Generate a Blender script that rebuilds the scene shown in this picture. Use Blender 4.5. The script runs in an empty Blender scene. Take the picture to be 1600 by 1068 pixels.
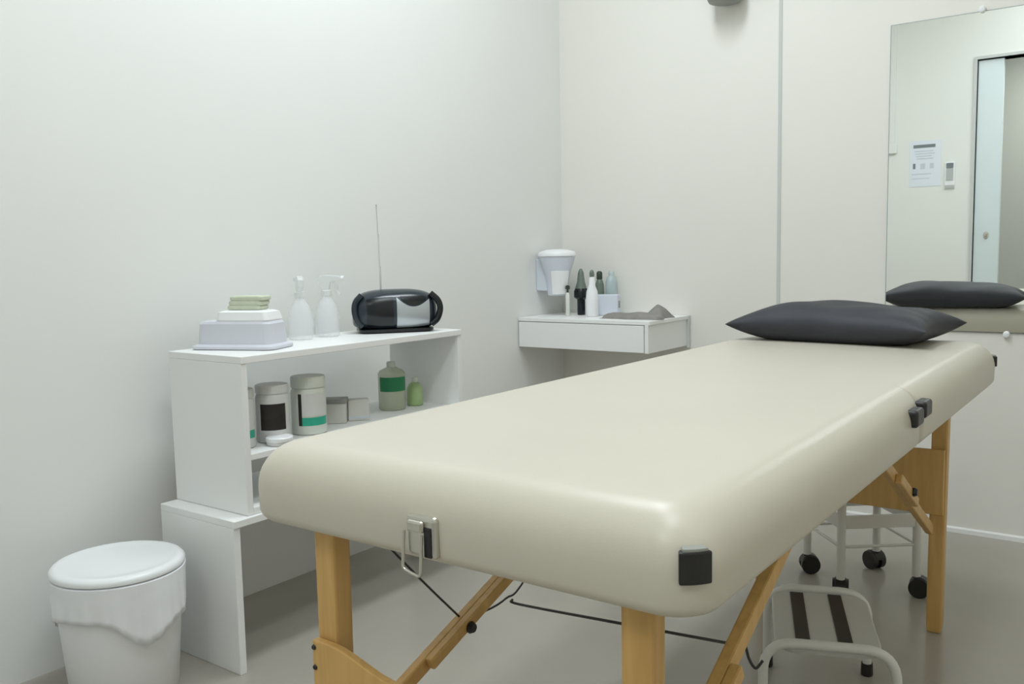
import bpy, bmesh, math, random
from mathutils import Vector, Matrix
random.seed(7)
PI = math.pi
C = bpy.context.scene.collection
scene = bpy.context.scene

# ------------------------------------------------------------------ camera
YAW, PITCH, ROLL, FPX = 0.6308, 0.0981, -0.0200, 1396.2
cam_d = bpy.data.cameras.new('camera'); cam = bpy.data.objects.new('camera', cam_d); C.objects.link(cam)
cam_d.sensor_fit = 'HORIZONTAL'; cam_d.sensor_width = 36.0; cam_d.lens = FPX / 1600 * 36
cam_d.clip_start = 0.02
fw = Vector((-math.sin(YAW) * math.cos(PITCH), math.cos(YAW) * math.cos(PITCH), -math.sin(PITCH)))
rt = Vector((math.cos(YAW), math.sin(YAW), 0)); up = rt.cross(fw)
rt2 = rt * math.cos(ROLL) + up * math.sin(ROLL); up2 = -rt * math.sin(ROLL) + up * math.cos(ROLL)
m = Matrix((rt2, up2, -fw)).transposed().to_4x4(); m.translation = Vector((2.0824, -3.2289, 0.957))
cam.matrix_world = m
scene.camera = cam

# ------------------------------------------------------------------ world, light, exposure
w = bpy.data.worlds.new('world'); scene.world = w; w.use_nodes = True
w.node_tree.nodes['Background'].inputs[0].default_value = (0.8, 0.85, 0.9, 1)
w.node_tree.nodes['Background'].inputs[1].default_value = 0.15
vs = scene.view_settings
vs.view_transform = 'Standard'; vs.look = 'None'; vs.gamma = 1.0; vs.use_curve_mapping = False
vs.exposure = 0.0
LX, LY, LZ = 0.88, -1.45, 2.90

def area(name, loc, sx, sy, energy, col):
    d = bpy.data.lights.new(name, 'AREA'); d.shape = 'RECTANGLE'; d.size = sx; d.size_y = sy
    d.energy = energy; d.color = col
    o = bpy.data.objects.new(name, d); C.objects.link(o); o.location = loc
    return o
LAMPS = [(0.85, -1.45, 23.5), (1.75, -2.62, 14.0)]  # second entry is an added fill for faces turned toward the doorway
for lx_, ly_, en_ in LAMPS:
    area('ceiling_tube_light', (lx_, ly_, LZ - 0.075), 0.30, 1.2, en_, (0.83, 0.925, 1.0))
area('corridor_light', (1.6, -4.2, 2.5), 0.3, 0.9, 20, (0.97, 1.0, 0.98))

# ------------------------------------------------------------------ materials
MATS = {}
def mat(name, col, rough=0.5, metal=0.0, noise=0.0, nscale=8.0, bump=0.0, bscale=200.0, **kw):
    if name in MATS: return MATS[name]
    mt = bpy.data.materials.new(name); mt.use_nodes = True
    nt = mt.node_tree; b = nt.nodes['Principled BSDF']
    b.inputs['Base Color'].default_value = (*col, 1); b.inputs['Roughness'].default_value = rough
    b.inputs['Metallic'].default_value = metal
    tc = nt.nodes.new('ShaderNodeTexCoord')
    if noise:
        n = nt.nodes.new('ShaderNodeTexNoise'); n.inputs['Scale'].default_value = nscale; n.inputs['Detail'].default_value = 4
        r = nt.nodes.new('ShaderNodeValToRGB')
        r.color_ramp.elements[0].position = 0.3; r.color_ramp.elements[1].position = 0.7
        r.color_ramp.elements[0].color = (*[max(0, c * (1 - noise)) for c in col], 1)
        r.color_ramp.elements[1].color = (*[min(1, c * (1 + noise)) for c in col], 1)
        nt.links.new(tc.outputs['Object'], n.inputs['Vector'])
        nt.links.new(n.outputs['Fac'], r.inputs['Fac']); nt.links.new(r.outputs['Color'], b.inputs['Base Color'])
    if bump:
        n2 = nt.nodes.new('ShaderNodeTexNoise'); n2.inputs['Scale'].default_value = bscale; n2.inputs['Detail'].default_value = 3
        bp = nt.nodes.new('ShaderNodeBump'); bp.inputs['Strength'].default_value = bump; bp.inputs['Distance'].default_value = 0.002
        nt.links.new(tc.outputs['Object'], n2.inputs['Vector'])
        nt.links.new(n2.outputs['Fac'], bp.inputs['Height']); nt.links.new(bp.outputs['Normal'], b.inputs['Normal'])
    for k, v in kw.items(): b.inputs[k].default_value = v
    MATS[name] = mt
    return mt

def wood_mat():
    mt = bpy.data.materials.new('beech_wood'); mt.use_nodes = True; nt = mt.node_tree; b = nt.nodes['Principled BSDF']
    tc = nt.nodes.new('ShaderNodeTexCoord'); mp = nt.nodes.new('ShaderNodeMapping'); mp.inputs['Scale'].default_value = (30, 30, 2.5)
    n = nt.nodes.new('ShaderNodeTexNoise'); n.inputs['Scale'].default_value = 2.0; n.inputs['Detail'].default_value = 6; n.inputs['Distortion'].default_value = 0.6
    r = nt.nodes.new('ShaderNodeValToRGB'); r.color_ramp.elements[0].position = 0.3; r.color_ramp.elements[1].position = 0.72
    r.color_ramp.elements[0].color = (0.56, 0.33, 0.105, 1); r.color_ramp.elements[1].color = (0.68, 0.42, 0.15, 1)
    nt.links.new(tc.outputs['Object'], mp.inputs[0]); nt.links.new(mp.outputs[0], n.inputs['Vector'])
    nt.links.new(n.outputs['Fac'], r.inputs['Fac']); nt.links.new(r.outputs['Color'], b.inputs['Base Color'])
    b.inputs['Roughness'].default_value = 0.42
    return mt

M_left = mat('wall_paint_left', (0.86, 0.865, 0.84), 0.75, noise=0.012, nscale=1.5, bump=0.05, bscale=300)
M_back = mat('wall_paint_back', (0.85, 0.83, 0.775), 0.7, noise=0.015, nscale=1.5, bump=0.05, bscale=300)
M_wall = mat('wall_paint_rear', (0.85, 0.855, 0.81), 0.75, noise=0.012, nscale=1.5, bump=0.05, bscale=300)
M_right = mat('wall_paint_right', (0.86, 0.82, 0.72), 0.75, noise=0.012, nscale=1.5)
M_corr = mat('corridor_paint', (0.55, 0.57, 0.54), 0.8, noise=0.01, nscale=1.5)
M_ceil = mat('ceiling_paint', (0.91, 0.885, 0.81), 0.85, noise=0.01)
M_floor = mat('vinyl_floor', (0.405, 0.375, 0.325), 0.22, noise=0.05, nscale=3.0, bump=0.03, bscale=120)
M_trim = mat('grey_joint', (0.60, 0.62, 0.60), 0.6, noise=0.02)
M_lam = mat('white_laminate', (0.90, 0.905, 0.89), 0.4, noise=0.01, nscale=4)
M_vinyl = mat('beige_vinyl', (0.595, 0.555, 0.465), 0.36, noise=0.015, nscale=5, bump=0.06, bscale=400)
M_wood = wood_mat()
M_pillow = mat('charcoal_cloth', (0.030, 0.031, 0.040), 0.62, noise=0.15, nscale=6, bump=0.35, bscale=500)
M_black = mat('black_plastic', (0.012, 0.011, 0.011), 0.4, noise=0.1)
M_cable = mat('dark_steel_cable', (0.03, 0.03, 0.028), 0.5, noise=0.1)
M_steel = mat('steel', (0.62, 0.60, 0.54), 0.3, 1.0, noise=0.03)
M_whitemetal = mat('white_enamel', (0.75, 0.74, 0.70), 0.35, noise=0.01)
M_plate = mat('grey_enamel_plate', (0.60, 0.59, 0.56), 0.4, noise=0.02)
M_plastic = mat('white_plastic', (0.90, 0.91, 0.92), 0.35, noise=0.01)
M_bag = mat('white_bag', (0.90, 0.91, 0.94), 0.4, noise=0.02, nscale=20, bump=0.2, bscale=30)
M_lid = mat('bin_lid_plastic', (0.86, 0.88, 0.89), 0.3, noise=0.01)
M_mirror = mat('mirror_silver', (0.93, 0.95, 0.93), 0.01, 1.0)
M_medge = mat('mirror_edge', (0.30, 0.34, 0.33), 0.4)
M_jar = mat('jar_white', (0.74, 0.74, 0.72), 0.4, noise=0.01)
M_jarb = mat('jar_ivory', (0.72, 0.75, 0.68), 0.4, noise=0.01)
M_label = mat('dark_label', (0.022, 0.018, 0.015), 0.45, noise=0.4, nscale=30)
M_teal = mat('teal_print', (0.03, 0.42, 0.28), 0.45, noise=0.05)
M_green = mat('green_label', (0.02, 0.22, 0.09), 0.45, noise=0.1, nscale=25)
M_oil = mat('clear_oil', (0.55, 0.60, 0.42), 0.15, noise=0.02, Alpha=0.55)
M_lime = mat('lime_plastic', (0.42, 0.58, 0.28), 0.3, noise=0.03)
M_clear = mat('clear_plastic', (0.92, 0.95, 0.96), 0.12, Alpha=0.34)
M_clearhead = mat('translucent_head', (0.88, 0.90, 0.90), 0.3, Alpha=0.52)
M_card = mat('pale_card', (0.66, 0.65, 0.60), 0.7, noise=0.03)
M_cardlav = mat('lavender_white', (0.66, 0.67, 0.73), 0.45, noise=0.01)
M_greencloth = mat('pale_green_cloth', (0.62, 0.66, 0.52), 0.9, noise=0.06, nscale=30, bump=0.3)
M_radio = mat('radio_navy', (0.022, 0.032, 0.043), 0.22, noise=0.05)
M_radiodark = mat('radio_black', (0.006, 0.008, 0.011), 0.25)
M_silver = mat('radio_silver', (0.50, 0.54, 0.57), 0.35, 0.5, noise=0.03)
M_grey = mat('grey_plastic', (0.30, 0.31, 0.28), 0.5, noise=0.03)
M_towel = mat('taupe_towel', (0.27, 0.255, 0.24), 0.95, noise=0.12, nscale=25, bump=0.5)
M_dkglass = mat('dark_green_bottle', (0.035, 0.055, 0.04), 0.25, noise=0.2)
M_greyglass = mat('grey_green_bottle', (0.16, 0.20, 0.165), 0.3, noise=0.1)
M_bluecl = mat('pale_blue_clear', (0.62, 0.74, 0.76), 0.2, Alpha=0.6)
M_whitebl = mat('bluish_white_plastic', (0.72, 0.76, 0.84), 0.4, noise=0.01)
M_paper = mat('paper', (0.80, 0.84, 0.90), 0.8, noise=0.01)
M_ink = mat('grey_ink', (0.20, 0.23, 0.24), 0.8, noise=0.05)
M_inkl = mat('pale_ink', (0.62, 0.66, 0.72), 0.8, noise=0.05)
M_door = mat('pale_blue_door', (0.74, 0.82, 0.83), 0.5, noise=0.01)
M_switch = mat('switch_grey', (0.52, 0.53, 0.52), 0.4, noise=0.02)
M_lamp = mat('lamp_diffuser', (0.9, 0.9, 0.9), 0.5); M_lamp.node_tree.nodes['Principled BSDF'].inputs['Emission Color'].default_value = (1, 0.98, 0.94, 1)
M_lamp.node_tree.nodes['Principled BSDF'].inputs['Emission Strength'].default_value = 3.0

# ------------------------------------------------------------------ mesh helpers
def obj(name, bm, mt, parent=None, smooth=False, bevel=0.0, seg=2):
    me = bpy.data.meshes.new(name)
    bmesh.ops.recalc_face_normals(bm, faces=bm.faces[:])
    if smooth:
        for e in bm.edges:
            if len(e.link_faces) == 2 and e.calc_face_angle(0) > 0.9: e.smooth = False
    bm.to_mesh(me); bm.free()
    o = bpy.data.objects.new(name, me); C.objects.link(o); me.materials.append(mt)
    if parent is not None: o.parent = parent
    if smooth:
        for p in me.polygons: p.use_smooth = True
    if bevel:
        md = o.modifiers.new('bevel', 'BEVEL'); md.width = bevel; md.segments = seg; md.limit_method = 'ANGLE'
    return o

def B(): return bmesh.new()

def box(bm, x0, x1, y0, y1, z0, z1, mx=None):
    vs_ = [bm.verts.new((x, y, z)) for x in (x0, x1) for y in (y0, y1) for z in (z0, z1)]
    for f in ((0, 1, 3, 2), (4, 6, 7, 5), (0, 4, 5, 1), (2, 3, 7, 6), (0, 2, 6, 4), (1, 5, 7, 3)):
        bm.faces.new([vs_[i] for i in f])
    if mx is not None:
        for v in vs_: v.co = mx @ v.co
    return bm

def loft(bm, rings, cap0=True, cap1=True, closed=True):
    R_ = [[bm.verts.new(p) for p in r] for r in rings]
    n = len(R_[0])
    for a, b in zip(R_, R_[1:]):
        for i in range(n if closed else n - 1):
            j = (i + 1) % n
            bm.faces.new((a[i], a[j], b[j], b[i]))
    if cap0: bm.faces.new(R_[0])
    if cap1: bm.faces.new(R_[-1])
    return bm

def lathe(bm, prof, n=32, cx=0, cy=0, cap0=True, cap1=True):
    return loft(bm, [[(cx + r * math.cos(2 * PI * i / n), cy + r * math.sin(2 * PI * i / n), z) for i in range(n)] for r, z in prof], cap0, cap1)

def tube(bm, pts, r, n=10, cap=True):
    pts = [Vector(p) for p in pts]
    rings = []; nrm = None
    for i, p in enumerate(pts):
        if i == 0: t = pts[1] - p
        elif i == len(pts) - 1: t = p - pts[i - 1]
        else: t = (pts[i + 1] - p).normalized() + (p - pts[i - 1]).normalized()
        t.normalize()
        if nrm is None:
            a = Vector((0, 0, 1)) if abs(t.z) < 0.9 else Vector((1, 0, 0))
            nrm = t.cross(a).normalized()
        else:
            nrm = (nrm - t * nrm.dot(t)).normalized()
        bn = t.cross(nrm)
        rr = r[i] if isinstance(r, (list, tuple)) else r
        rings.append([p + nrm * rr * math.cos(2 * PI * k / n) + bn * rr * math.sin(2 * PI * k / n) for k in range(n)])
    return loft(bm, rings, cap, cap)

def smooth_path(pts, rad, seg=6):
    """polyline with rounded corners"""
    pts = [Vector(p) for p in pts]; out = [pts[0]]
    for a, b, c in zip(pts, pts[1:], pts[2:]):
        d0 = (a - b).normalized(); d1 = (c - b).normalized()
        p0 = b + d0 * rad; p1 = b + d1 * rad
        for k in range(seg + 1):
            t = k / seg
            out.append(p0 * (1 - t) ** 2 + b * 2 * t * (1 - t) + p1 * t * t)
    out.append(pts[-1]); return out

def curve_pts(pts, n=8):
    """Catmull-Rom through pts"""
    P = [Vector(p) for p in pts]; P = [P[0] * 2 - P[1]] + P + [P[-1] * 2 - P[-2]]; out = []
    for i in range(1, len(P) - 2):
        for k in range(n):
            t = k / n
            out.append(0.5 * ((2 * P[i]) + (P[i + 1] - P[i - 1]) * t + (2 * P[i - 1] - 5 * P[i] + 4 * P[i + 1] - P[i + 2]) * t * t + (3 * P[i] - P[i - 1] - 3 * P[i + 1] + P[i + 2]) * t ** 3))
    out.append(P[-2]); return out

def arc_patch(bm, r, th, a0, a1, z0, z1, cx=0, cy=0, n=14, taper=0.0):
    """curved label: a thin shell piece hugging a round body"""
    rings = []
    for k in range(n + 1):
        a = a0 + (a1 - a0) * k / n; c, s = math.cos(a), math.sin(a)
        rings.append([(cx + rr * c, cy + rr * s, z) for rr, z in ((r, z0), (r + th, z0), (r + th + taper, z1), (r + taper, z1))])
    return loft(bm, rings)

def prism(bm, outline, d, mx=None):
    """outline: (a, b) points in local x,z; extruded along local y by d"""
    rings = [[Vector((a, 0, b)) for a, b in outline], [Vector((a, d, b)) for a, b in outline]]
    if mx is not None: rings = [[mx @ v for v in r] for r in rings]
    return loft(bm, rings)

def thing(name, label, cat, loc=(0, 0, 0), rz=0.0, group=None):
    o = bpy.data.objects.new(name, None); C.objects.link(o); o.location = loc; o.rotation_euler = (0, 0, rz)
    o.empty_display_size = 0.05
    o['label'] = label; o['category'] = cat
    if group: o['group'] = group
    return o

def tag(o, label, cat, group=None):
    o['label'] = label; o['category'] = cat
    if group: o['group'] = group
    return o

def struct(name, bm, mt, label, parent=None):
    o = obj(name, bm, mt, parent)
    if parent is None:
        o['kind'] = 'structure'; o['label'] = label
    return o

# ------------------------------------------------------------------ room shell
RX, RY, RZ, T = 2.90, -3.50, 2.90, 0.12
struct('floor', box(B(), -T, RX + T, RY - 1.6, T, -0.1, 0), M_floor, 'grey vinyl floor with a soft sheen')
struct('ceiling', box(B(), -T, RX + T, RY - 1.6, T, RZ, RZ + 0.1), M_ceil, 'white ceiling above the treatment room')
struct('wall_left', box(B(), -T, 0, RY, T, 0, RZ), M_left, 'plain white wall behind the shelf unit')
struct('wall_back', box(B(), 0, RX, 0, T, 0, RZ), M_back, 'cream white wall that carries the mirror')
struct('wall_right', box(B(), RX, RX + T, RY - 1.6, T, 0, RZ), M_right, 'cream wall on the open side of the room')
rear = B()
DX0, DX1, DZ = 1.03, 1.93, 2.17
box(rear, -T, DX0, RY - T, RY, 0, RZ); box(rear, DX1, RX, RY - T, RY, 0, RZ); box(rear, DX0, DX1, RY - T, RY, DZ, RZ)
struct('wall_rear', rear, M_wall, 'pale wall with the doorway, seen in the mirror')
struct('wall_corridor', box(B(), -T, RX, RY - 1.6, RY - 1.5, 0, RZ), M_corr, 'grey corridor wall beyond the doorway')
struct('wall_corridor_end', box(B(), -T, 0.0, RY - 1.5, RY - T, 0, RZ), M_corr, 'grey end wall of the corridor')
struct('trim_1', box(B(), 0.9335, 0.9455, -0.003, 0, 0, RZ), M_trim, 'thin grey vertical joint strip in the cream wall')
bb = loft(B(), [[(x, a, b) for a, b in ((0, 0), (-0.010, 0), (-0.009, 0.014), (-0.003, 0.018), (0, 0.018))] for x in (0.0, RX)])
struct('baseboard_back', bb, M_lam, 'thin white baseboard along the mirror wall')
# door frame and sliding leaf on the rear wall
fr = B(); box(fr, DX0 - 0.018, DX0, RY - T, RY + 0.012, 0, DZ + 0.018); box(fr, DX1, DX1 + 0.018, RY - T, RY + 0.012, 0, DZ + 0.018); box(fr, DX0, DX1, RY - T, RY + 0.012, DZ, DZ + 0.018)
struct('trim_2', fr, M_trim, 'grey frame round the doorway, seen in the mirror')
d1 = obj('door_1', box(B(), DX0 + 0.004, DX0 + 0.155, RY - 0.05, RY - 0.012, 0.005, DZ - 0.006), M_door, bevel=0.003)
d1['kind'] = 'structure'; d1['label'] = 'pale blue edge of the sliding door, seen in the mirror'
kb = B(); lathe(kb, [(0.004, 0), (0.016, 0.001), (0.016, 0.006), (0.008, 0.007), (0.006, 0.018)], 16)
for v in kb.verts: v.co = Vector((DX0 + 0.078 + v.co.x, RY - 0.012 + v.co.z, 1.02 + v.co.y * 1.5))
obj('door_lock', kb, M_steel, d1, smooth=False)

# ceiling lamp and added fill lamp (outside the frame, light the room)
for k, (lx_, ly_, en_) in enumerate(LAMPS):
    cl = thing('ceiling_lamp', ('long fluorescent ceiling lamp above the massage table', 'added fill lamp on the ceiling nearest the doorway')[k], 'lamp', (lx_, ly_, LZ), 0, 'fluorescent ceiling lamps')
    obj('housing', box(B(), -0.17, 0.17, -0.62, 0.62, -0.045, 0), M_whitemetal, cl, bevel=0.006)
    obj('diffuser', box(B(), -0.15, 0.15, -0.60, 0.60, -0.062, -0.045), M_lamp, cl, bevel=0.006)

# ------------------------------------------------------------------ mirror
mi = thing('wall_mirror', 'large frameless wall mirror reflecting the pillow and doorway', 'mirror', (1.3133, 0, 0.674))
MW, MH = 1.30, 1.0135
obj('glass', box(B(), 0.003, MW - 0.003, -0.008, -0.0045, 0.003, MH - 0.003), M_mirror, mi)
obj('backing', box(B(), 0, MW, -0.0045, -0.001, 0, MH), M_medge, mi)
for cx_, cz_ in ((0.37, -0.004), (1.0, -0.004), (0.273, MH + 0.004), (0.95, MH + 0.004)):
    s = 1 if cz_ > 0.5 else -1
    cb = B(); lathe(cb, [(0.010, -0.001), (0.010, -0.012), (0.007, -0.016), (0.003, -0.017)], 14)
    for v in cb.verts: v.co = Vector((cx_ + v.co.x, v.co.z, cz_ + v.co.y * 1.15))
    obj('mirror_clip', cb, M_plastic, mi, smooth=False)

# ------------------------------------------------------------------ rear wall notices (seen in the mirror)
n_ = thing('paper_notice', 'white printed notice taped beside the doorway, seen in mirror', 'notice', (0.724, RY, 1.363))
obj('sheet', box(B(), -0.10, 0.10, 0.0005, 0.002, 0, 0.31), M_paper, n_)
obj('header_bar', box(B(), -0.078, 0.062, 0.002, 0.0028, 0.262, 0.284), M_ink, n_)
for k, wd in enumerate((0.12, 0.13, 0.11, 0.12)):
    obj('text_line', box(B(), -0.07 + 0.005 * k, -0.07 + wd, 0.002, 0.0026, 0.236 - 0.017 * k, 0.243 - 0.017 * k), M_inkl, n_)
obj('icon', box(B(), -0.078, -0.062, 0.002, 0.0028, 0.122, 0.158), M_ink, n_)
obj('icon', box(B(), -0.03, 0.0, 0.002, 0.0026, 0.118, 0.156), M_inkl, n_)
obj('icon', box(B(), 0.03, 0.055, 0.002, 0.0026, 0.12, 0.156), M_inkl, n_)
obj('text_line', box(B(), -0.085, 0.04, 0.002, 0.0026, 0.081, 0.088), M_inkl, n_)
obj('text_line', box(B(), -0.085, 0.03, 0.002, 0.0026, 0.052, 0.057), M_inkl, n_)
s_ = thing('wall_switch', 'narrow grey and white wall switch beside the notice, in mirror', 'switch', (0.881, RY, 1.338))
obj('plate', box(B(), -0.032, 0.032, 0.0005, 0.010, 0, 0.178), M_plastic, s_, bevel=0.004)
obj('key', box(B(), -0.022, 0.022, 0.010, 0.014, 0.055, 0.135), M_switch, s_, bevel=0.002)
obj('display', box(B(), -0.022, 0.022, 0.010, 0.0135, 0.137, 0.172), M_ink, s_, bevel=0.002)
obj('lower_key', box(B(), -0.03, 0.03, 0.010, 0.0135, 0.005, 0.025), M_switch, s_, bevel=0.002)
c_ = thing('cable_duct', 'thin white cable duct on pale wall, at mirror edge', 'cable duct', (0.505, RY, 1.60))
obj('duct', box(B(), -0.018, 0.018, 0.0005, 0.016, 0.06, RZ - 1.60), M_wall, c_, bevel=0.002)
obj('junction_box', box(B(), -0.035, 0.035, 0.0005, 0.022, 0, 0.065), M_wall, c_, bevel=0.004)

# fixture at the top of the cream wall, its underside's shade put into the grey
f_ = thing('wall_fixture', 'shade-grey rounded fixture high on cream wall, cut by top edge', 'fixture', (0.757, -0.066, 1.845))
obj('body', lathe(B(), [(0.045, 0.0), (0.058, 0.004), (0.063, 0.014), (0.063, 0.15), (0.05, 0.18), (0.02, 0.19)], 32), M_grey, f_, smooth=True)
obj('wall_bracket', box(B(), -0.03, 0.03, 0.05, 0.066, 0.03, 0.16), M_grey, f_, bevel=0.003)

# ------------------------------------------------------------------ massage table
TX0, TX1, TY0, TY1, TZ0, TZ1 = 1.086, 1.750, -2.484, -0.650, 0.603, 0.711
FOLD = -1.560
def pad(name, x0, x1, y0, y1, rc, e0, e1, parent):
    """upholstered half: rc corner radii (x0y0, x1y0, x1y1, x0y1); e0/e1 how far the y ends roll over"""
    prof = []   # (inset, z)
    rt_, rz_ = 0.052, 0.060
    for k in range(11):
        a = PI / 2 * k / 10
        prof.append((rt_ * (1 - math.sin(a)), TZ1 - rz_ * (1 - math.cos(a))))
    for k in range(1, 7):
        a = PI / 2 * k / 6
        prof.append((0.020 * (1 - math.cos(a)), TZ0 + 0.022 - 0.022 * math.sin(a)))
    prof = [(0.30, TZ1), (0.16, TZ1), (0.09, TZ1)] + prof + [(0.06, TZ0), (0.2, TZ0)]
    rings = []
    for ins, z in prof:
        big = ins > 0.052
        a0 = x0 + ins; a1 = x1 - ins
        b0 = y0 + (ins * e0 if not big else min(ins, 0.3) * (1 if e0 == 1 else 0.0)); b1 = y1 - (ins * e1 if not big else min(ins, 0.3) * (1 if e1 == 1 else 0.0))
        ring = []
        for (cx_, cy_, sx, sy, r, st) in ((a0, b0, 1, 1, rc[0], PI), (a1, b0, -1, 1, rc[1], 1.5 * PI), (a1, b1, -1, -1, rc[2], 0), (a0, b1, 1, -1, rc[3], 0.5 * PI)):
            r = max(0.004, r - ins * 0.5)
            for k in range(9):
                a = st + PI / 2 * k / 8
                ring.append((cx_ + sx * r + r * math.cos(a), cy_ + sy * r + r * math.sin(a), z))
        # straight edge points come from corner arcs only
        rings.append(ring)
    return obj(name, loft(B(), rings), M_vinyl, parent, smooth=True)

tb = thing('massage_table', 'long beige vinyl folding massage table on wooden legs', 'massage table', (0, 0, 0))
pad('pad', TX0, TX1, TY0, FOLD, (0.040, 0.050, 0.02, 0.02), 1, 0.0, tb)
pad('pad', TX0, TX1, FOLD, TY1, (0.02, 0.02, 0.085, 0.085), 0.0, 1, tb)
# frame rails under each half
fr = B(); box(fr, TX0 + 0.05, TX1 - 0.05, TY0 + 0.05, TY1 - 0.05, TZ0 - 0.004, TZ0 + 0.01)
obj('frame_board', fr, M_vinyl, tb)
LEGX = (1.182, 1.655); NY, FY = -2.420, -0.868
def leg(x, y, dy):
    bm = B(); hw, hd = 0.018, 0.016
    rings = []
    for z, sx in ((0.0, 0.85), (0.02, 1.0), (0.30, 1.0), (TZ0 - 0.004, 1.05)):
        yy = y + dy * (z / TZ0)
        rings.append([(x - hw * sx, yy - hd, z), (x + hw * sx, yy - hd, z), (x + hw * sx, yy + hd, z), (x - hw * sx, yy + hd, z)])
    return obj('leg', loft(bm, rings), M_wood, tb, bevel=0.004)
legs = [leg(LEGX[0], NY, 0.0), leg(LEGX[1], NY, 0.0), leg(LEGX[0] + 0.035, FY - 0.012, 0.02), leg(LEGX[1], FY - 0.012, 0.02)]
def end_panel(yc, zt, zb, dip):
    x0, x1 = LEGX[0] - 0.015, LEGX[1] + 0.015; n = 36; o_ = []
    for k in range(n + 1):
        t = k / n; x = x0 + (x1 - x0) * t
        e = min(t, 1 - t) * 2
        s = min(1, max(0, (e - 0.12) / 0.48)); s = s * s * (3 - 2 * s)
        o_.append((x, zt - dip * s))
    o_ += [(x1, zb), (x0, zb)]
    bm = loft(B(), [[(a, yc, b) for a, b in o_], [(a, yc + 0.012, b) for a, b in o_]])
    return obj('end_panel', bm, M_wood, tb, bevel=0.002)
np_ = end_panel(NY - 0.030, 0.442, 0.26, 0.024)
fp_ = end_panel(FY - 0.030, 0.462, 0.300, 0.004)
for (x, z) in ((LEGX[0] - 0.011, 0.432), (LEGX[0] - 0.010, 0.404), (LEGX[1] + 0.011, 0.432), (LEGX[1] + 0.010, 0.404)):
    sb = B(); lathe(sb, [(0.003, -0.002), (0.004, 0.0)], 10)
    for v in sb.verts: v.co = Vector((x + v.co.x, NY - 0.0302 + v.co.z, z + v.co.y))
    obj('screw', sb, M_black, np_)

def strut(a, b, wdt, thk, knob_t):
    a, b = Vector(a), Vector(b); d = (b - a); L = d.length; d.normalize()
    side = Vector((1, 0, 0)); side = (side - d * side.dot(d)).normalized(); nn = d.cross(side)
    rings = []
    for t in (0, 0.03, 0.97, 1):
        k = 0.8 if t in (0, 1) else 1
        c = a + d * L * t
        rings.append([c + side * thk * k * i + nn * wdt * k * j for i, j in ((-1, -1), (1, -1), (1, 1), (-1, 1))])
    s = obj('brace', loft(B(), rings), M_wood, tb, bevel=0.003)
    # overlapping second stick and its knob
    rings = []
    for t in (-0.13, 0.13):
        c = a + d * L * (knob_t + t) + side * thk * 1.9 - nn * wdt * 0.35
        rings.append([c + side * thk * 0.9 * i + nn * wdt * 0.8 * j for i, j in ((-1, -1), (1, -1), (1, 1), (-1, 1))])
    obj('brace_extension', loft(B(), rings), M_wood, s, bevel=0.003)
    c = a + d * L * (knob_t - 0.03)
    kb_ = B(); tube(kb_, [c + side * thk * 2.6, c + side * (thk * 2.6 + 0.004), c + side * (thk * 2.6 + 0.010)], [0.009, 0.010, 0.007], 12)
    obj('knob', kb_, M_black, s)
    return s
strut((1.19, -2.405, 0.281), (1.19, -1.52, 0.602), 0.012, 0.008, 0.30)
strut((1.662, -2.400, 0.352), (1.662, -1.88, 0.604), 0.013, 0.009, 0.22)
strut((1.645, -0.905, 0.262), (1.645, -1.525, 0.604), 0.013, 0.008, 0.53)
strut((1.225, -0.905, 0.262), (1.225, -1.525, 0.604), 0.013, 0.008, 0.53)

def cable(pts, r=0.0022, n=6):
    return obj('cable', tube(B(), curve_pts(pts, n), r, 6), M_cable, tb, smooth=True)
cable([(1.19, -2.34, 0.56), (1.19, -2.25, 0.465), (1.19, -2.162, 0.376)], 0.0018)
cable([(1.19, -2.162, 0.376), (1.19, -2.10, 0.366), (1.19, -2.04, 0.368), (1.19, -1.97, 0.392), (1.19, -1.70, 0.595)], 0.0018)
cable([(1.19, -2.022, 0.360), (1.205, -2.02, 0.354), (1.45, -2.083, 0.398), (1.60, -1.992, 0.367)], 0.0022)
cable([(1.60, -1.992, 0.367), (1.603, -1.985, 0.345), (1.613, -1.985, 0.334), (1.622, -1.98, 0.346)], 0.0022)
cable([(1.60, -1.49, 0.602), (1.575, -1.35, 0.52), (1.56, -1.27, 0.46)], 0.002)

# black corner protectors
def protector(cx_, cy_, r, a_mid, da, z0, z1):
    p_ = obj('corner_protector', arc_patch(B(), r - 0.004, 0.011, a_mid - da, a_mid + da, z0, z1, cx_, cy_), M_black, tb, bevel=0.003)
    obj('protector_cap', arc_patch(B(), r - 0.006, 0.011, a_mid - da * 0.8, a_mid + da * 0.8, z1 - 0.001, z1 + 0.003, cx_, cy_), M_grey, p_, bevel=0.001)
    return p_
protector(TX1 - 0.050, TY0 + 0.050, 0.050, -PI / 4, 0.30, 0.644, 0.676)
protector(TX1 - 0.085, TY1 - 0.085, 0.085, PI / 4 - 0.25, 0.20, 0.650, 0.676)
protector(TX0 + 0.085, TY1 - 0.085, 0.085, 3 * PI / 4, 0.20, 0.650, 0.676)
for y, z in ((FOLD - 0.055, 0.652), (FOLD + 0.010, 0.658)):
    pb = B(); box(pb, TX1 - 0.012, TX1 + 0.010, y - 0.026, y + 0.026, z, z + 0.030)
    obj('corner_protector', pb, M_black, tb, bevel=0.006, seg=3)

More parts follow.
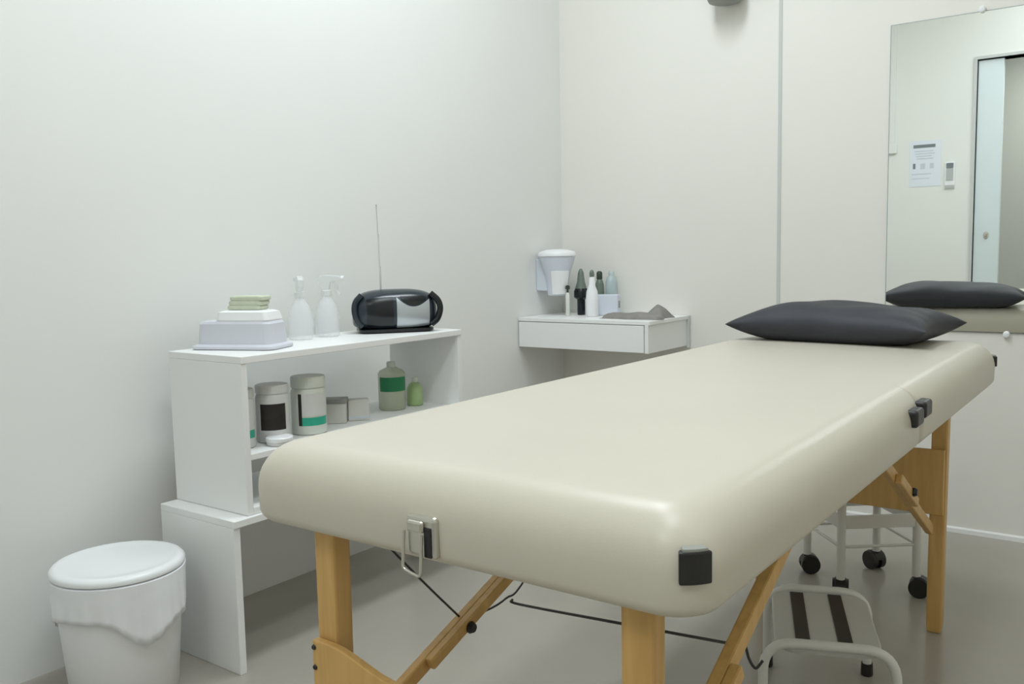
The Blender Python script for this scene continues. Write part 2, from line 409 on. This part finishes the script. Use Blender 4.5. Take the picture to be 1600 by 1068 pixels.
# metal latch on the near end
LXc = 1.407
lt = obj('latch', box(B(), LXc - 0.022, LXc + 0.024, TY0 - 0.0065, TY0 + 0.004, 0.613, 0.662), M_steel, tb, bevel=0.006, seg=3)
obj('latch_block', box(B(), LXc - 0.016, LXc + 0.008, TY0 - 0.012, TY0 - 0.006, 0.643, 0.657), M_steel, lt, bevel=0.003)
obj('latch_slot', box(B(), LXc + 0.007, LXc + 0.018, TY0 - 0.008, TY0 - 0.006, 0.615, 0.650), M_black, lt, bevel=0.001)
lp = smooth_path([(LXc - 0.021, TY0 - 0.010, 0.643), (LXc - 0.021, TY0 - 0.014, 0.599), (LXc + 0.006, TY0 - 0.014, 0.593), (LXc + 0.006, TY0 - 0.010, 0.641)], 0.006)
obj('latch_loop', tube(B(), lp, 0.0019, 8), M_steel, lt, smooth=True)

# ------------------------------------------------------------------ pillow
def pillow():
    nu, nv = 64, 40; bm = B(); hx, hy = 0.262, 0.165
    def h(u, v): return (max(0, 1 - abs(u) ** 3.6) * max(0, 1 - abs(v) ** 3.0)) ** 0.48
    top = {}; bot = {}
    for i in range(nu + 1):
        for j in range(nv + 1):
            u = math.sin(PI / 2 * (2 * i / nu - 1)); v = math.sin(PI / 2 * (2 * j / nv - 1))
            x = hx * u * (0.90 + 0.10 * v * v); y = hy * v * (0.86 + 0.14 * u * u)
            hh = h(u, v)
            wr = 0.0022 * math.sin(6 * u + 4 * v) * hh + 0.0016 * math.sin(11 * u * v + 5 * v) * hh
            sag = -0.003 * math.exp(-((u - 0.55) / 0.3) ** 2) * hh
            zt = 0.042 + 0.054 * hh + wr + sag + 0.006 * hh * math.exp(-((u + 0.35) / 0.35) ** 2)
            zb = max(0.0, 0.042 - 0.056 * hh)
            edge = i in (0, nu) or j in (0, nv)
            t_ = bm.verts.new((x, y, zt)); top[i, j] = t_
            bot[i, j] = t_ if edge else bm.verts.new((x, y, zb))
    for i in range(nu):
        for j in range(nv):
            bm.faces.new((top[i, j], top[i + 1, j], top[i + 1, j + 1], top[i, j + 1]))
            q = [bot[i, j], bot[i, j + 1], bot[i + 1, j + 1], bot[i + 1, j]]
            try: bm.faces.new(q)
            except ValueError: pass
    return bm
po = obj('pillow', pillow(), M_pillow, smooth=True)
po.location = (1.392, -0.775, TZ1 + 0.001); po.rotation_euler.z = math.radians(-6)
tag(po, 'dark charcoal pillow at the far end of the massage table', 'pillow')

# ------------------------------------------------------------------ low white desk and shelf unit
dk = thing('low_desk', 'low white laminate bench under the shelf unit', 'bench', (0.1098, -2.0073, 0))
def board(name, parent, *a): return obj(name, box(B(), *a), M_lam, parent, bevel=0.0015)
board('side_panel', dk, 0, 0.286, 0, 0.018, 0, 0.3472)
board('side_panel', dk, 0, 0.286, 0.882, 0.900, 0, 0.3472)
board('top_board', dk, 0, 0.290, 0, 0.900, 0.3472, 0.3642)
SU = 0.3647   # underside of the shelf unit
su = thing('shelf_unit', 'open white two-level shelf unit carrying jars and the radio', 'shelf', (0.1089, -1.9612, SU))
SZ, TZS = 0.5076, 0.7366   # shelf surface, unit top
board('side_panel', su, 0, 0.281, 0, 0.017, 0, TZS - SU - 0.0175)
board('side_panel', su, 0, 0.281, 0.776, 0.793, 0, TZS - SU - 0.0175)
board('top_board', su, 0, 0.283, 0, 0.793, TZS - SU - 0.0175, TZS - SU - 0.0005)
board('bottom_board', su, 0, 0.281, 0.017, 0.776, 0, 0.017)
board('shelf_board', su, 0, 0.279, 0.017, 0.776, SZ - SU - 0.0155, SZ - SU - 0.0005)

# items inside
def jar(name, label, loc, r, h, body, lidh=0.022, group=None):
    j = thing(name, label, 'jar', loc, 0, group)
    obj('jar_body', lathe(B(), [(r * 0.9, 0), (r, 0.004), (r, h - lidh - 0.012), (r * 0.93, h - lidh - 0.003), (r * 0.90, h - lidh)], 36), body, j, smooth=True)
    obj('lid', lathe(B(), [(r * 0.96, h - lidh), (r * 0.985, h - lidh + 0.002), (r * 0.985, h - 0.003), (r * 0.95, h)], 36), body, j, smooth=False)
    return j
VA = math.radians(-40)   # direction the labels face
ja = jar('cream_jar', 'white jar with a dark label on the shelf', (0.308, -1.812, SZ), 0.043, 0.149, M_jar)
obj('label_band', arc_patch(B(), 0.0431, 0.0005, VA - 0.75, VA + 0.85, 0.034, 0.102), M_label, ja)
jb = jar('cream_jar', 'ivory jar with teal stripe and black bar on its label', (0.308, -1.696, SZ), 0.047, 0.156, M_jarb, 0.03)
obj('label_band', arc_patch(B(), 0.0471, 0.0004, VA - 0.45, VA + 1.1, 0.052, 0.112), M_jar, jb)
obj('label_stripe', arc_patch(B(), 0.0472, 0.0006, VA - 0.45, VA + 1.2, 0.026, 0.048), M_teal, jb)
obj('label_bar', arc_patch(B(), 0.0473, 0.0008, VA - 0.62, VA - 0.42, 0.026, 0.112), M_label, jb)
j0 = jar('cream_jar', 'white jar with teal patch, half hidden by the side panel', (0.299, -1.906, SZ), 0.040, 0.148, M_jar)
obj('label_patch', arc_patch(B(), 0.0401, 0.0006, VA + 0.2, VA + 1.2, 0.026, 0.046), M_teal, j0)
jc = thing('low_pot', 'low white pot in front of the dark-labelled jar', 'pot', (0.359, -1.836, SZ))
obj('pot_body', lathe(B(), [(0.030, 0), (0.0325, 0.003), (0.0325, 0.010)], 28), M_jar, jc, smooth=False)
obj('lid', lathe(B(), [(0.034, 0.010), (0.0345, 0.012), (0.0345, 0.019), (0.032, 0.0215)], 28), M_plastic, jc, smooth=False)
x1_ = thing('small_carton', 'small pale carton with grey flap beside the ivory jar', 'carton', (0.261, -1.563, SZ), math.radians(40))
obj('carton_body', box(B(), -0.033, 0.033, -0.025, 0.025, 0, 0.058), M_card, x1_, bevel=0.0015)
obj('carton_lid', box(B(), -0.038, 0.036, -0.028, 0.028, 0.058, 0.070), M_grey, x1_, bevel=0.002)
x2_ = thing('small_carton', 'small pale carton standing nearest the green-labelled bottle', 'carton', (0.285, -1.499, SZ), math.radians(50))
obj('carton_body', box(B(), -0.030, 0.030, -0.022, 0.022, 0, 0.060), M_card, x2_, bevel=0.0015)
obj('printed_band', box(B(), -0.0305, 0.0305, -0.0225, 0.0225, 0.006, 0.014), M_inkl, x2_)
gb = thing('oil_bottle', 'clear bottle with a dark green label on the shelf', 'bottle', (0.251, -1.328, SZ))
obj('bottle_body', lathe(B(), [(0.038, 0), (0.042, 0.004), (0.042, 0.112), (0.036, 0.122), (0.020, 0.129), (0.015, 0.132)], 32), M_oil, gb, smooth=True)
obj('cap', lathe(B(), [(0.014, 0.132), (0.0145, 0.134), (0.0145, 0.146), (0.012, 0.149)], 20), M_jarb, gb)
obj('label_band', arc_patch(B(), 0.0422, 0.0006, VA - 1.1, VA + 1.25, 0.060, 0.104), M_green, gb)
lb = thing('lime_bottle', 'small lime green bottle beside the green-labelled bottle', 'bottle', (0.261, -1.240, SZ))
obj('bottle_body', lathe(B(), [(0.022, 0), (0.026, 0.004), (0.025, 0.055), (0.018, 0.068), (0.010, 0.074)], 24), M_lime, lb, smooth=True)
obj('cap', lathe(B(), [(0.010, 0.074), (0.0105, 0.076), (0.0095, 0.089)], 16), M_jarb, lb)

# items on top
bxr = math.radians(22)
tbx = thing('plastic_box', 'lavender-white plastic box with flared base on shelf unit', 'box', (0.224, -1.826, TZS), bxr)
def rrect(hx, hy, r, z, n=6):
    out = []
    for cx_, cy_, st in ((hx - r, hy - r, 0), (-hx + r, hy - r, PI / 2), (-hx + r, -hy + r, PI), (hx - r, -hy + r, 1.5 * PI)):
        for k in range(n + 1):
            a = st + PI / 2 * k / n; out.append((cx_ + r * math.cos(a), cy_ + r * math.sin(a), z))
    return out
obj('base_rim', loft(B(), [rrect(0.116, 0.060, 0.02, 0), rrect(0.119, 0.064, 0.02, 0.003), rrect(0.119, 0.064, 0.02, 0.009), rrect(0.109, 0.053, 0.02, 0.014)]), M_cardlav, tbx, bevel=0.001)
obj('box_body', loft(B(), [rrect(0.108, 0.052, 0.02, 0.013), rrect(0.104, 0.048, 0.02, 0.066), rrect(0.098, 0.044, 0.02, 0.0725)]), M_cardlav, tbx)
obj('box_lid', loft(B(), [[(x + 0.022, y, z) for x, y, z in r] for r in (rrect(0.075, 0.042, 0.015, 0.072), rrect(0.077, 0.044, 0.015, 0.076), rrect(0.072, 0.040, 0.015, 0.096), rrect(0.060, 0.032, 0.015, 0.100))]), M_plastic, tbx)
gc = thing('folded_cloth', 'pale green folded cloth lying on the plastic box', 'cloth', (0.230, -1.810, TZS + 0.0955), bxr)
for k in range(3):
    rr = [[(x + 0.004 * k, y, z + 0.012 * k) for x, y, z in r] for r in (rrect(0.044, 0.026, 0.008, 0), rrect(0.047, 0.028, 0.008, 0.003), rrect(0.047, 0.028, 0.008, 0.009), rrect(0.044, 0.026, 0.008, 0.012))]
    obj('fold', loft(B(), rr), M_greencloth, gc, smooth=False)

def spray(label, loc, rz):
    s = thing('spray_bottle', label, 'spray bottle', loc, rz, 'clear spray bottles on the shelf unit')
    obj('bottle_body', lathe(B(), [(0.031, 0), (0.036, 0.004), (0.036, 0.050), (0.033, 0.075), (0.024, 0.100), (0.013, 0.115), (0.011, 0.122)], 32), M_clear, s, smooth=True)
    obj('collar', lathe(B(), [(0.014, 0.120), (0.015, 0.122), (0.015, 0.135), (0.011, 0.138)], 20), M_clearhead, s)
    hd = prism(B(), [(-0.020, 0.150), (-0.022, 0.172), (-0.010, 0.182), (0.030, 0.180), (0.046, 0.176), (0.046, 0.166), (0.014, 0.160), (0.010, 0.138), (-0.010, 0.138)], 0.018)
    for v in hd.verts: v.co.y -= 0.009
    h_ = obj('spray_head', hd, M_clearhead, s, bevel=0.003)
    tg = tube(B(), curve_pts([(0.020, 0, 0.163), (0.030, 0, 0.150), (0.030, 0, 0.136), (0.040, 0, 0.122)], 4), [0.0045] * 13, 8)
    obj('trigger', tg, M_clearhead, h_, smooth=True)
    obj('nozzle', tube(B(), [(0.045, 0, 0.171), (0.054, 0, 0.171)], 0.007, 12), M_plastic, h_)
    obj('dip_tube', tube(B(), [(0, 0, 0.008), (0, 0, 0.12)], 0.0025, 8), M_clearhead, s)
    return s
SPRAYS = [spray('clear spray bottle nearest the plastic box', (0.185, -1.605, TZS), math.radians(150)),
          spray('clear spray bottle nearest the radio', (0.185, -1.509, TZS), math.radians(35))]

# radio
ra = thing('portable_radio', 'dark blue-black portable radio with silver front and antenna', 'radio', (0.251, -1.306, TZS), math.radians(52))
# local: x = long axis, -y = front
def rbody(s, a, hl=0.128, hd=0.072, hz=0.064, zc=0.068, grow=0.0):
    e = (max(0, 1 - abs(s) ** 3.0)) ** (1 / 2.2)
    c, sn = math.cos(a), math.sin(a)
    ex = 2 / 2.6
    py = math.copysign(abs(c) ** ex, c) * (hd * (0.30 + 0.70 * e) + grow) ; pz = math.copysign(abs(sn) ** ex, sn) * (hz * (0.45 + 0.55 * e) + grow)
    return (s * hl, py, max(0.006, zc + pz - 0.010 * (1 - e)))
def radio_bm():
    rings = []
    for k in range(29):
        s = -math.cos(PI * k / 28)
        rings.append([rbody(s, 2 * PI * i / 40) for i in range(40)])
    return loft(B(), rings)
obj('radio_body', radio_bm(), M_radio, ra, smooth=True)
obj('radio_base', loft(B(), [rrect(0.105, 0.055, 0.03, 0.0), rrect(0.115, 0.062, 0.03, 0.004), rrect(0.115, 0.062, 0.03, 0.012)]), M_radiodark, ra)
def patch(s0, s1, a_lo, a_hi, g0, n=16, mform=None):
    """shell piece proud of the radio body; a_hi may be a function of s"""
    bm = B(); outer = []; inner = []
    for i in range(n + 1):
        t = i / n; s = s0 + (s1 - s0) * t
        lo = a_lo(t) if callable(a_lo) else a_lo; hi = a_hi(t) if callable(a_hi) else a_hi
        outer.append([bm.verts.new(rbody(s, lo + (hi - lo) * j / 10, grow=g0)) for j in range(11)])
        inner.append([bm.verts.new(rbody(s, lo + (hi - lo) * j / 10, grow=-0.002)) for j in range(11)])
    for i in range(n):
        for j in range(10):
            bm.faces.new((outer[i][j], outer[i + 1][j], outer[i + 1][j + 1], outer[i][j + 1]))
            bm.faces.new((inner[i][j], inner[i][j + 1], inner[i + 1][j + 1], inner[i + 1][j]))
        bm.faces.new((outer[i][0], inner[i][0], inner[i + 1][0], outer[i + 1][0]))
        bm.faces.new((outer[i][10], outer[i + 1][10], inner[i + 1][10], inner[i][10]))
    for j in range(10):
        bm.faces.new((outer[0][j], outer[0][j + 1], inner[0][j + 1], inner[0][j]))
        bm.faces.new((outer[n][j], inner[n][j], inner[n][j + 1], outer[n][j + 1]))
    return bm
fa = lambda deg: PI + math.radians(deg)      # front = -y (angle pi); positive = downwards
obj('silver_panel', patch(-0.02, 0.78, fa(48), lambda t: fa(-6 - 26 * (abs(2 * t - 1)) ** 2.2), 0.0022), M_silver, ra, smooth=True)
obj('display_window', patch(0.08, 0.70, lambda t: fa(-10 - 18 * (abs(2 * t - 1)) ** 2.0), lambda t: fa(-40), 0.0014), M_radiodark, ra, smooth=True)
obj('speaker_grille', patch(-0.72, -0.10, fa(42), fa(-34), 0.0016), M_radiodark, ra, smooth=True)
hn = curve_pts([(0.105, -0.046, 0.118), (0.128, -0.05, 0.095), (0.134, -0.052, 0.068), (0.124, -0.052, 0.038), (0.105, -0.05, 0.022)], 5)
obj('side_rim', tube(B(), hn, 0.010, 10), M_radiodark, ra, smooth=True)
hn = curve_pts([(-0.105, -0.046, 0.118), (-0.124, -0.045, 0.095), (-0.128, -0.045, 0.068), (-0.120, -0.045, 0.038), (-0.105, -0.045, 0.022)], 5)
obj('side_rim', tube(B(), hn, 0.009, 10), M_radio, ra, smooth=True)
an = obj('antenna', tube(B(), [(-0.036, 0.030, 0.120), (-0.036, 0.030, 0.20), (-0.037, 0.031, 0.201), (-0.038, 0.032, 0.30), (-0.039, 0.032, 0.301), (-0.041, 0.033, 0.388)], [0.0028, 0.0028, 0.0021, 0.0021, 0.0015, 0.0015], 8), M_switch, ra, smooth=True)
obj('antenna_tip', tube(B(), [(-0.041, 0.033, 0.386), (-0.0412, 0.0332, 0.392)], 0.0026, 8), M_steel, an)

SHELF_K = 0.95
for o_ in [x1_, x2_, ja, jb, j0, jc, gb, lb, tbx, gc, ra] + SPRAYS: o_.scale = (SHELF_K,) * 3

# ------------------------------------------------------------------ floating drawer cabinet in the corner
DW = thing('floating_drawer', 'white floating drawer cabinet mounted in the corner', 'cabinet', (0.002, -0.002, 0.586))
obj('cabinet_body', box(B(), 0, 0.578, -0.322, 0, 0, 0.104), M_lam, DW, bevel=0.0015)
obj('top_board', box(B(), 0, 0.584, -0.332, 0, 0.104, 0.118), M_lam, DW, bevel=0.0015)
df = obj('drawer_front', box(B(), 0.003, 0.560, -0.334, -0.322, 0.002, 0.101), M_lam, DW, bevel=0.001)
obj('front_stile', box(B(), 0.563, 0.578, -0.332, -0.322, 0, 0.104), M_lam, DW, bevel=0.001)
obj('wall_rail', box(B(), 0.578, 0.590, -0.010, 0, -0.008, 0.118), M_trim, DW, bevel=0.001)
CZ = 0.7045
# wall dispenser
dp = thing('wall_dispenser', 'white tapered dispenser with round lid on the corner wall', 'dispenser', (0.085, -0.172, 0.785))
def tap(r0, r1, z0, z1, n=36): return [(r0, z0), (r1, z1)]
obj('dispenser_body', lathe(B(), [(0.034, 0), (0.040, 0.003), (0.047, 0.060), (0.056, 0.100), (0.070, 0.140), (0.073, 0.158)], 40), M_whitebl, dp, smooth=True)
ld = lathe(B(), [(0.074, 0.158), (0.0775, 0.160), (0.0775, 0.168), (0.070, 0.178), (0.040, 0.186), (0.01, 0.188)], 40)
obj('lid', ld, M_plastic, dp, smooth=True)
obj('front_panel', arc_patch(B(), 0.041, 0.006, VA - 0.75, VA + 0.65, 0.006, 0.100, taper=0.012), M_plastic, dp, bevel=0.001)
obj('wall_bracket', box(B(), -0.084, -0.030, -0.03, 0.03, 0.02, 0.150), M_whitebl, dp, bevel=0.004)
# bottles
def bottle(name, label, x, y, prof, body, cap, split, cat='bottle', group=None, n=20):
    t_ = thing(name, label, cat, (x, y, CZ), 0, group)
    obj('bottle_body', lathe(B(), prof[:split + 1], n), body, t_, smooth=True)
    obj('cap', lathe(B(), prof[split:], n), cap, t_, smooth=True)
    return t_
bottle('pump_bottle', 'slim pale bottle with a small dark pump by the dispenser', 0.145, -0.190, [(0.008, 0), (0.009, 0.002), (0.009, 0.085), (0.006, 0.092), (0.004, 0.094), (0.004, 0.106), (0.009, 0.108), (0.009, 0.120), (0.003, 0.124)], M_jarb, M_dkglass, 4)
db = bottle('dropper_bottle', 'dark bottle with a tall grey-green pointed top', 0.165, -0.120, [(0.014, 0), (0.016, 0.003), (0.016, 0.062), (0.029, 0.072), (0.029, 0.096), (0.024, 0.108), (0.016, 0.135), (0.012, 0.170), (0.006, 0.185), (0.002, 0.188)], M_radiodark, M_greyglass, 5)
bottle('lotion_bottle', 'tall white bottle with a dark tip before the white carton', 0.256, -0.185, [(0.022, 0), (0.025, 0.004), (0.025, 0.070), (0.022, 0.100), (0.014, 0.120), (0.011, 0.150), (0.009, 0.156), (0.009, 0.160), (0.010, 0.168), (0.007, 0.180), (0.003, 0.184)], M_plastic, M_greyglass, 6)
bottle('dark_capped_bottle', 'grey-green bottle with a dark cap behind the white carton', 0.217, -0.060, [(0.016, 0), (0.018, 0.003), (0.018, 0.120), (0.013, 0.138), (0.010, 0.142), (0.012, 0.144), (0.012, 0.170), (0.006, 0.176)], M_greyglass, M_dkglass, 4)
bottle('clear_blue_bottle', 'pale blue clear bottle behind the white carton', 0.258, -0.034, [(0.022, 0), (0.024, 0.004), (0.024, 0.130), (0.019, 0.150), (0.012, 0.156), (0.012, 0.158), (0.013, 0.170), (0.009, 0.174)], M_bluecl, M_bluecl, 5)
wb = thing('white_carton', 'bluish white carton on the floating drawer', 'carton', (0.275, -0.100, CZ), math.radians(15))
obj('carton_body', box(B(), -0.052, 0.050, -0.025, 0.025, 0, 0.083), M_whitebl, wb, bevel=0.003)
obj('carton_tab', box(B(), 0.050, 0.053, -0.010, 0.004, 0.030, 0.058), M_grey, wb, bevel=0.001)
# towel
def towel():
    bm = B(); nx, ny = 30, 16; V = {}
    for i in range(nx + 1):
        for j in range(ny + 1):
            u, v = i / nx, j / ny
            x = -0.120 + 0.24 * u + 0.01 * math.sin(7 * v); y = -0.072 + 0.144 * v + 0.006 * math.sin(9 * u)
            e = min(1, min(u, 1 - u) * 14, min(v, 1 - v) * 9)
            z = 0.016 * e ** 0.6 + 0.003 * math.sin(11 * u + 3 * v) * e
            z += 0.040 * max(0, 1 - math.hypot((u - 0.84) / 0.15, (v - 0.72) / 0.34)) ** 0.9 * e
            V[i, j] = bm.verts.new((x, y, z + 0.001))
    W_ = {k: bm.verts.new((v.co.x, v.co.y, 0.0)) for k, v in V.items()}
    for i in range(nx):
        for j in range(ny):
            bm.faces.new((V[i, j], V[i + 1, j], V[i + 1, j + 1], V[i, j + 1]))
            bm.faces.new((W_[i, j], W_[i, j + 1], W_[i + 1, j + 1], W_[i + 1, j]))
    for i in range(nx):
        bm.faces.new((V[i, 0], W_[i, 0], W_[i + 1, 0], V[i + 1, 0])); bm.faces.new((V[i, ny], V[i + 1, ny], W_[i + 1, ny], W_[i, ny]))
    for j in range(ny):
        bm.faces.new((V[0, j], V[0, j + 1], W_[0, j + 1], W_[0, j])); bm.faces.new((V[nx, j], W_[nx, j], W_[nx, j + 1], V[nx, j + 1]))
    return bm
tw = obj('towel', towel(), M_towel, smooth=True); tw.location = (0.458, -0.196, CZ)
tag(tw, 'rumpled taupe towel lying on the floating drawer', 'towel')

# ------------------------------------------------------------------ waste bin
bn = thing('waste_bin', 'round white waste bin with lid and overhanging bag', 'bin', (0.235, -2.195, 0))
BH = 0.282
obj('bin_body', lathe(B(), [(0.108, 0), (0.112, 0.004), (0.128, 0.20), (0.134, BH)], 56), M_plastic, bn, smooth=True)
nb = 240; rings = []
def hem(a):
    # hanging depth of the bag round the rim
    d = 0.092 + 0.010 * math.sin(2 * a + 0.5) + 0.004 * math.sin(5 * a + 1.0)
    d += 0.042 * math.exp(-((math.atan2(math.sin(a - math.radians(-12)), math.cos(a - math.radians(-12)))) / 0.32) ** 2)
    d += 0.036 * math.exp(-((math.atan2(math.sin(a - math.radians(212)), math.cos(a - math.radians(212)))) / 0.30) ** 2)
    d -= 0.012 * math.exp(-((math.atan2(math.sin(a - math.radians(290)), math.cos(a - math.radians(290)))) / 0.6) ** 2)
    return d
for t in (0, 0.15, 0.3, 0.5, 0.7, 0.85, 1.0):
    ring = []
    for i in range(nb):
        a = 2 * PI * i / nb
        z = BH - hem(a) * t
        rb = 0.108 + 0.026 * (z / BH)
        fl = 0.006 + 0.004 * t + (0.004 * math.sin(3 * a) ** 2 + 0.0015 * math.sin(11 * a + 1) + 0.0016 * math.sin(29 * a + 2 * math.sin(3 * a))) * t
        fl += 0.012 * t * math.exp(-((math.atan2(math.sin(a - math.radians(5)), math.cos(a - math.radians(5)))) / 0.4) ** 2)
        ring.append(((rb + fl) * math.cos(a), (rb + fl) * math.sin(a), z))
    rings.append(ring)
bag = obj('bin_bag', loft(B(), [[(x * 0.955, y * 0.955, z + 0.004) for x, y, z in rings[0]]] + rings, False, False), M_bag, bn, smooth=True)
sd = bag.modifiers.new('thickness', 'SOLIDIFY'); sd.thickness = 0.0006
obj('lid', lathe(B(), [(0.132, BH + 0.002), (0.139, BH + 0.005), (0.140, BH + 0.012), (0.134, BH + 0.019), (0.124, BH + 0.0215), (0.118, BH + 0.0195), (0.09, BH + 0.0195), (0.03, BH + 0.0195)], 64), M_lid, bn, smooth=True)

# ------------------------------------------------------------------ step stool
ss = thing('step_stool', 'white tubular step stool with two black grip strips', 'step stool', (1.536, -1.400, 0), math.radians(21.2))
def hoop(y, hw, ht, ylean, name='hoop'):
    pts = smooth_path([(-hw, y, 0.018), (-hw, y + ylean, ht), (hw, y + ylean, ht), (hw, y, 0.018)], 0.062, 8)
    h_ = obj(name, tube(B(), pts, 0.0095, 12), M_whitemetal, ss, smooth=True)
    for x in (-hw, hw):
        obj('rubber_foot', lathe(B(), [(0.012, 0), (0.0135, 0.003), (0.0125, 0.028)], 14, x, y), M_black, h_)
hoop(0.160, 0.108, 0.190, -0.004)
hoop(-0.160, 0.122, 0.196, 0.004)
obj('step_plate', loft(B(), [rrect(0.100, 0.150, 0.045, 0.172), rrect(0.100, 0.150, 0.045, 0.186)]), M_plate, ss, bevel=0.003)
for x in (-0.046, 0.034):
    obj('grip_strip', box(B(), x - 0.014, x + 0.014, -0.136, 0.138, 0.186, 0.1885), M_black, ss, bevel=0.001)

# ------------------------------------------------------------------ rolling stool
rs = thing('rolling_stool', 'white four-legged rolling stool with black casters under table', 'stool', (1.412, -0.652, 0), math.radians(-4))
P4 = [(-0.152, 0), (0, -0.145), (0.155, 0), (0, 0.148)]
for k, (x, y) in enumerate(P4):
    lg = obj('leg', tube(B(), [(x, y, 0.056), (x * 0.99, y * 0.99, 0.30), (x * 0.93, y * 0.93, 0.372)], 0.0115, 14), M_whitemetal, rs, smooth=True)
    cz = B()
    # hooded twin-wheel caster
    ang = (0.6, 1.9, 0.2, 2.6)[k]
    mx = Matrix.Translation((x, y, 0)) @ Matrix.Rotation(ang, 4, 'Z')
    hood = [(0.026 * math.cos(t) + 0.008, 0.031 + 0.026 * math.sin(t)) for t in [PI * i / 12 for i in range(13)]]
    prism(cz, hood, 0.030, mx @ Matrix.Translation((0, -0.015, 0)))
    tube(cz, [(x, y, 0.045), (x, y, 0.072)], 0.0095, 12)
    cs = obj('caster', cz, M_black, rs, bevel=0.002)
    wz = B()
    for s in (-1, 1):
        tube(wz, [mx @ Vector((0.008, s * 0.006, 0.0275)), mx @ Vector((0.008, s * 0.021, 0.0275))], 0.027, 20)
    obj('wheel', wz, M_black, cs)
for a, b in zip(P4, P4[1:] + P4[:1]):
    a_, b_ = Vector((*a, 0)), Vector((*b, 0)); d = (b_ - a_).normalized(); nn = Vector((-d.y, d.x, 0)) * 0.006
    ap = loft(B(), [[a_ + nn + Vector((0, 0, 0.196)), a_ - nn + Vector((0, 0, 0.196)), a_ - nn + Vector((0, 0, 0.232)), a_ + nn + Vector((0, 0, 0.232))],
                    [b_ + nn + Vector((0, 0, 0.196)), b_ - nn + Vector((0, 0, 0.196)), b_ - nn + Vector((0, 0, 0.232)), b_ + nn + Vector((0, 0, 0.232))]])
    obj('apron', ap, M_whitemetal, rs, bevel=0.002)
    obj('foot_rod', tube(B(), [a_ + Vector((0, 0, 0.145)), b_ + Vector((0, 0, 0.145))], 0.0042, 8), M_whitemetal, rs, smooth=True)
obj('seat', lathe(B(), [(0.150, 0.368), (0.160, 0.372), (0.163, 0.390), (0.150, 0.404), (0.10, 0.409), (0.02, 0.410)], 40), M_plastic, rs, smooth=True)
obj('stop_block', box(B(), -0.014, 0.014, 0.128, 0.138, 0.200, 0.230), M_black, rs, bevel=0.002)
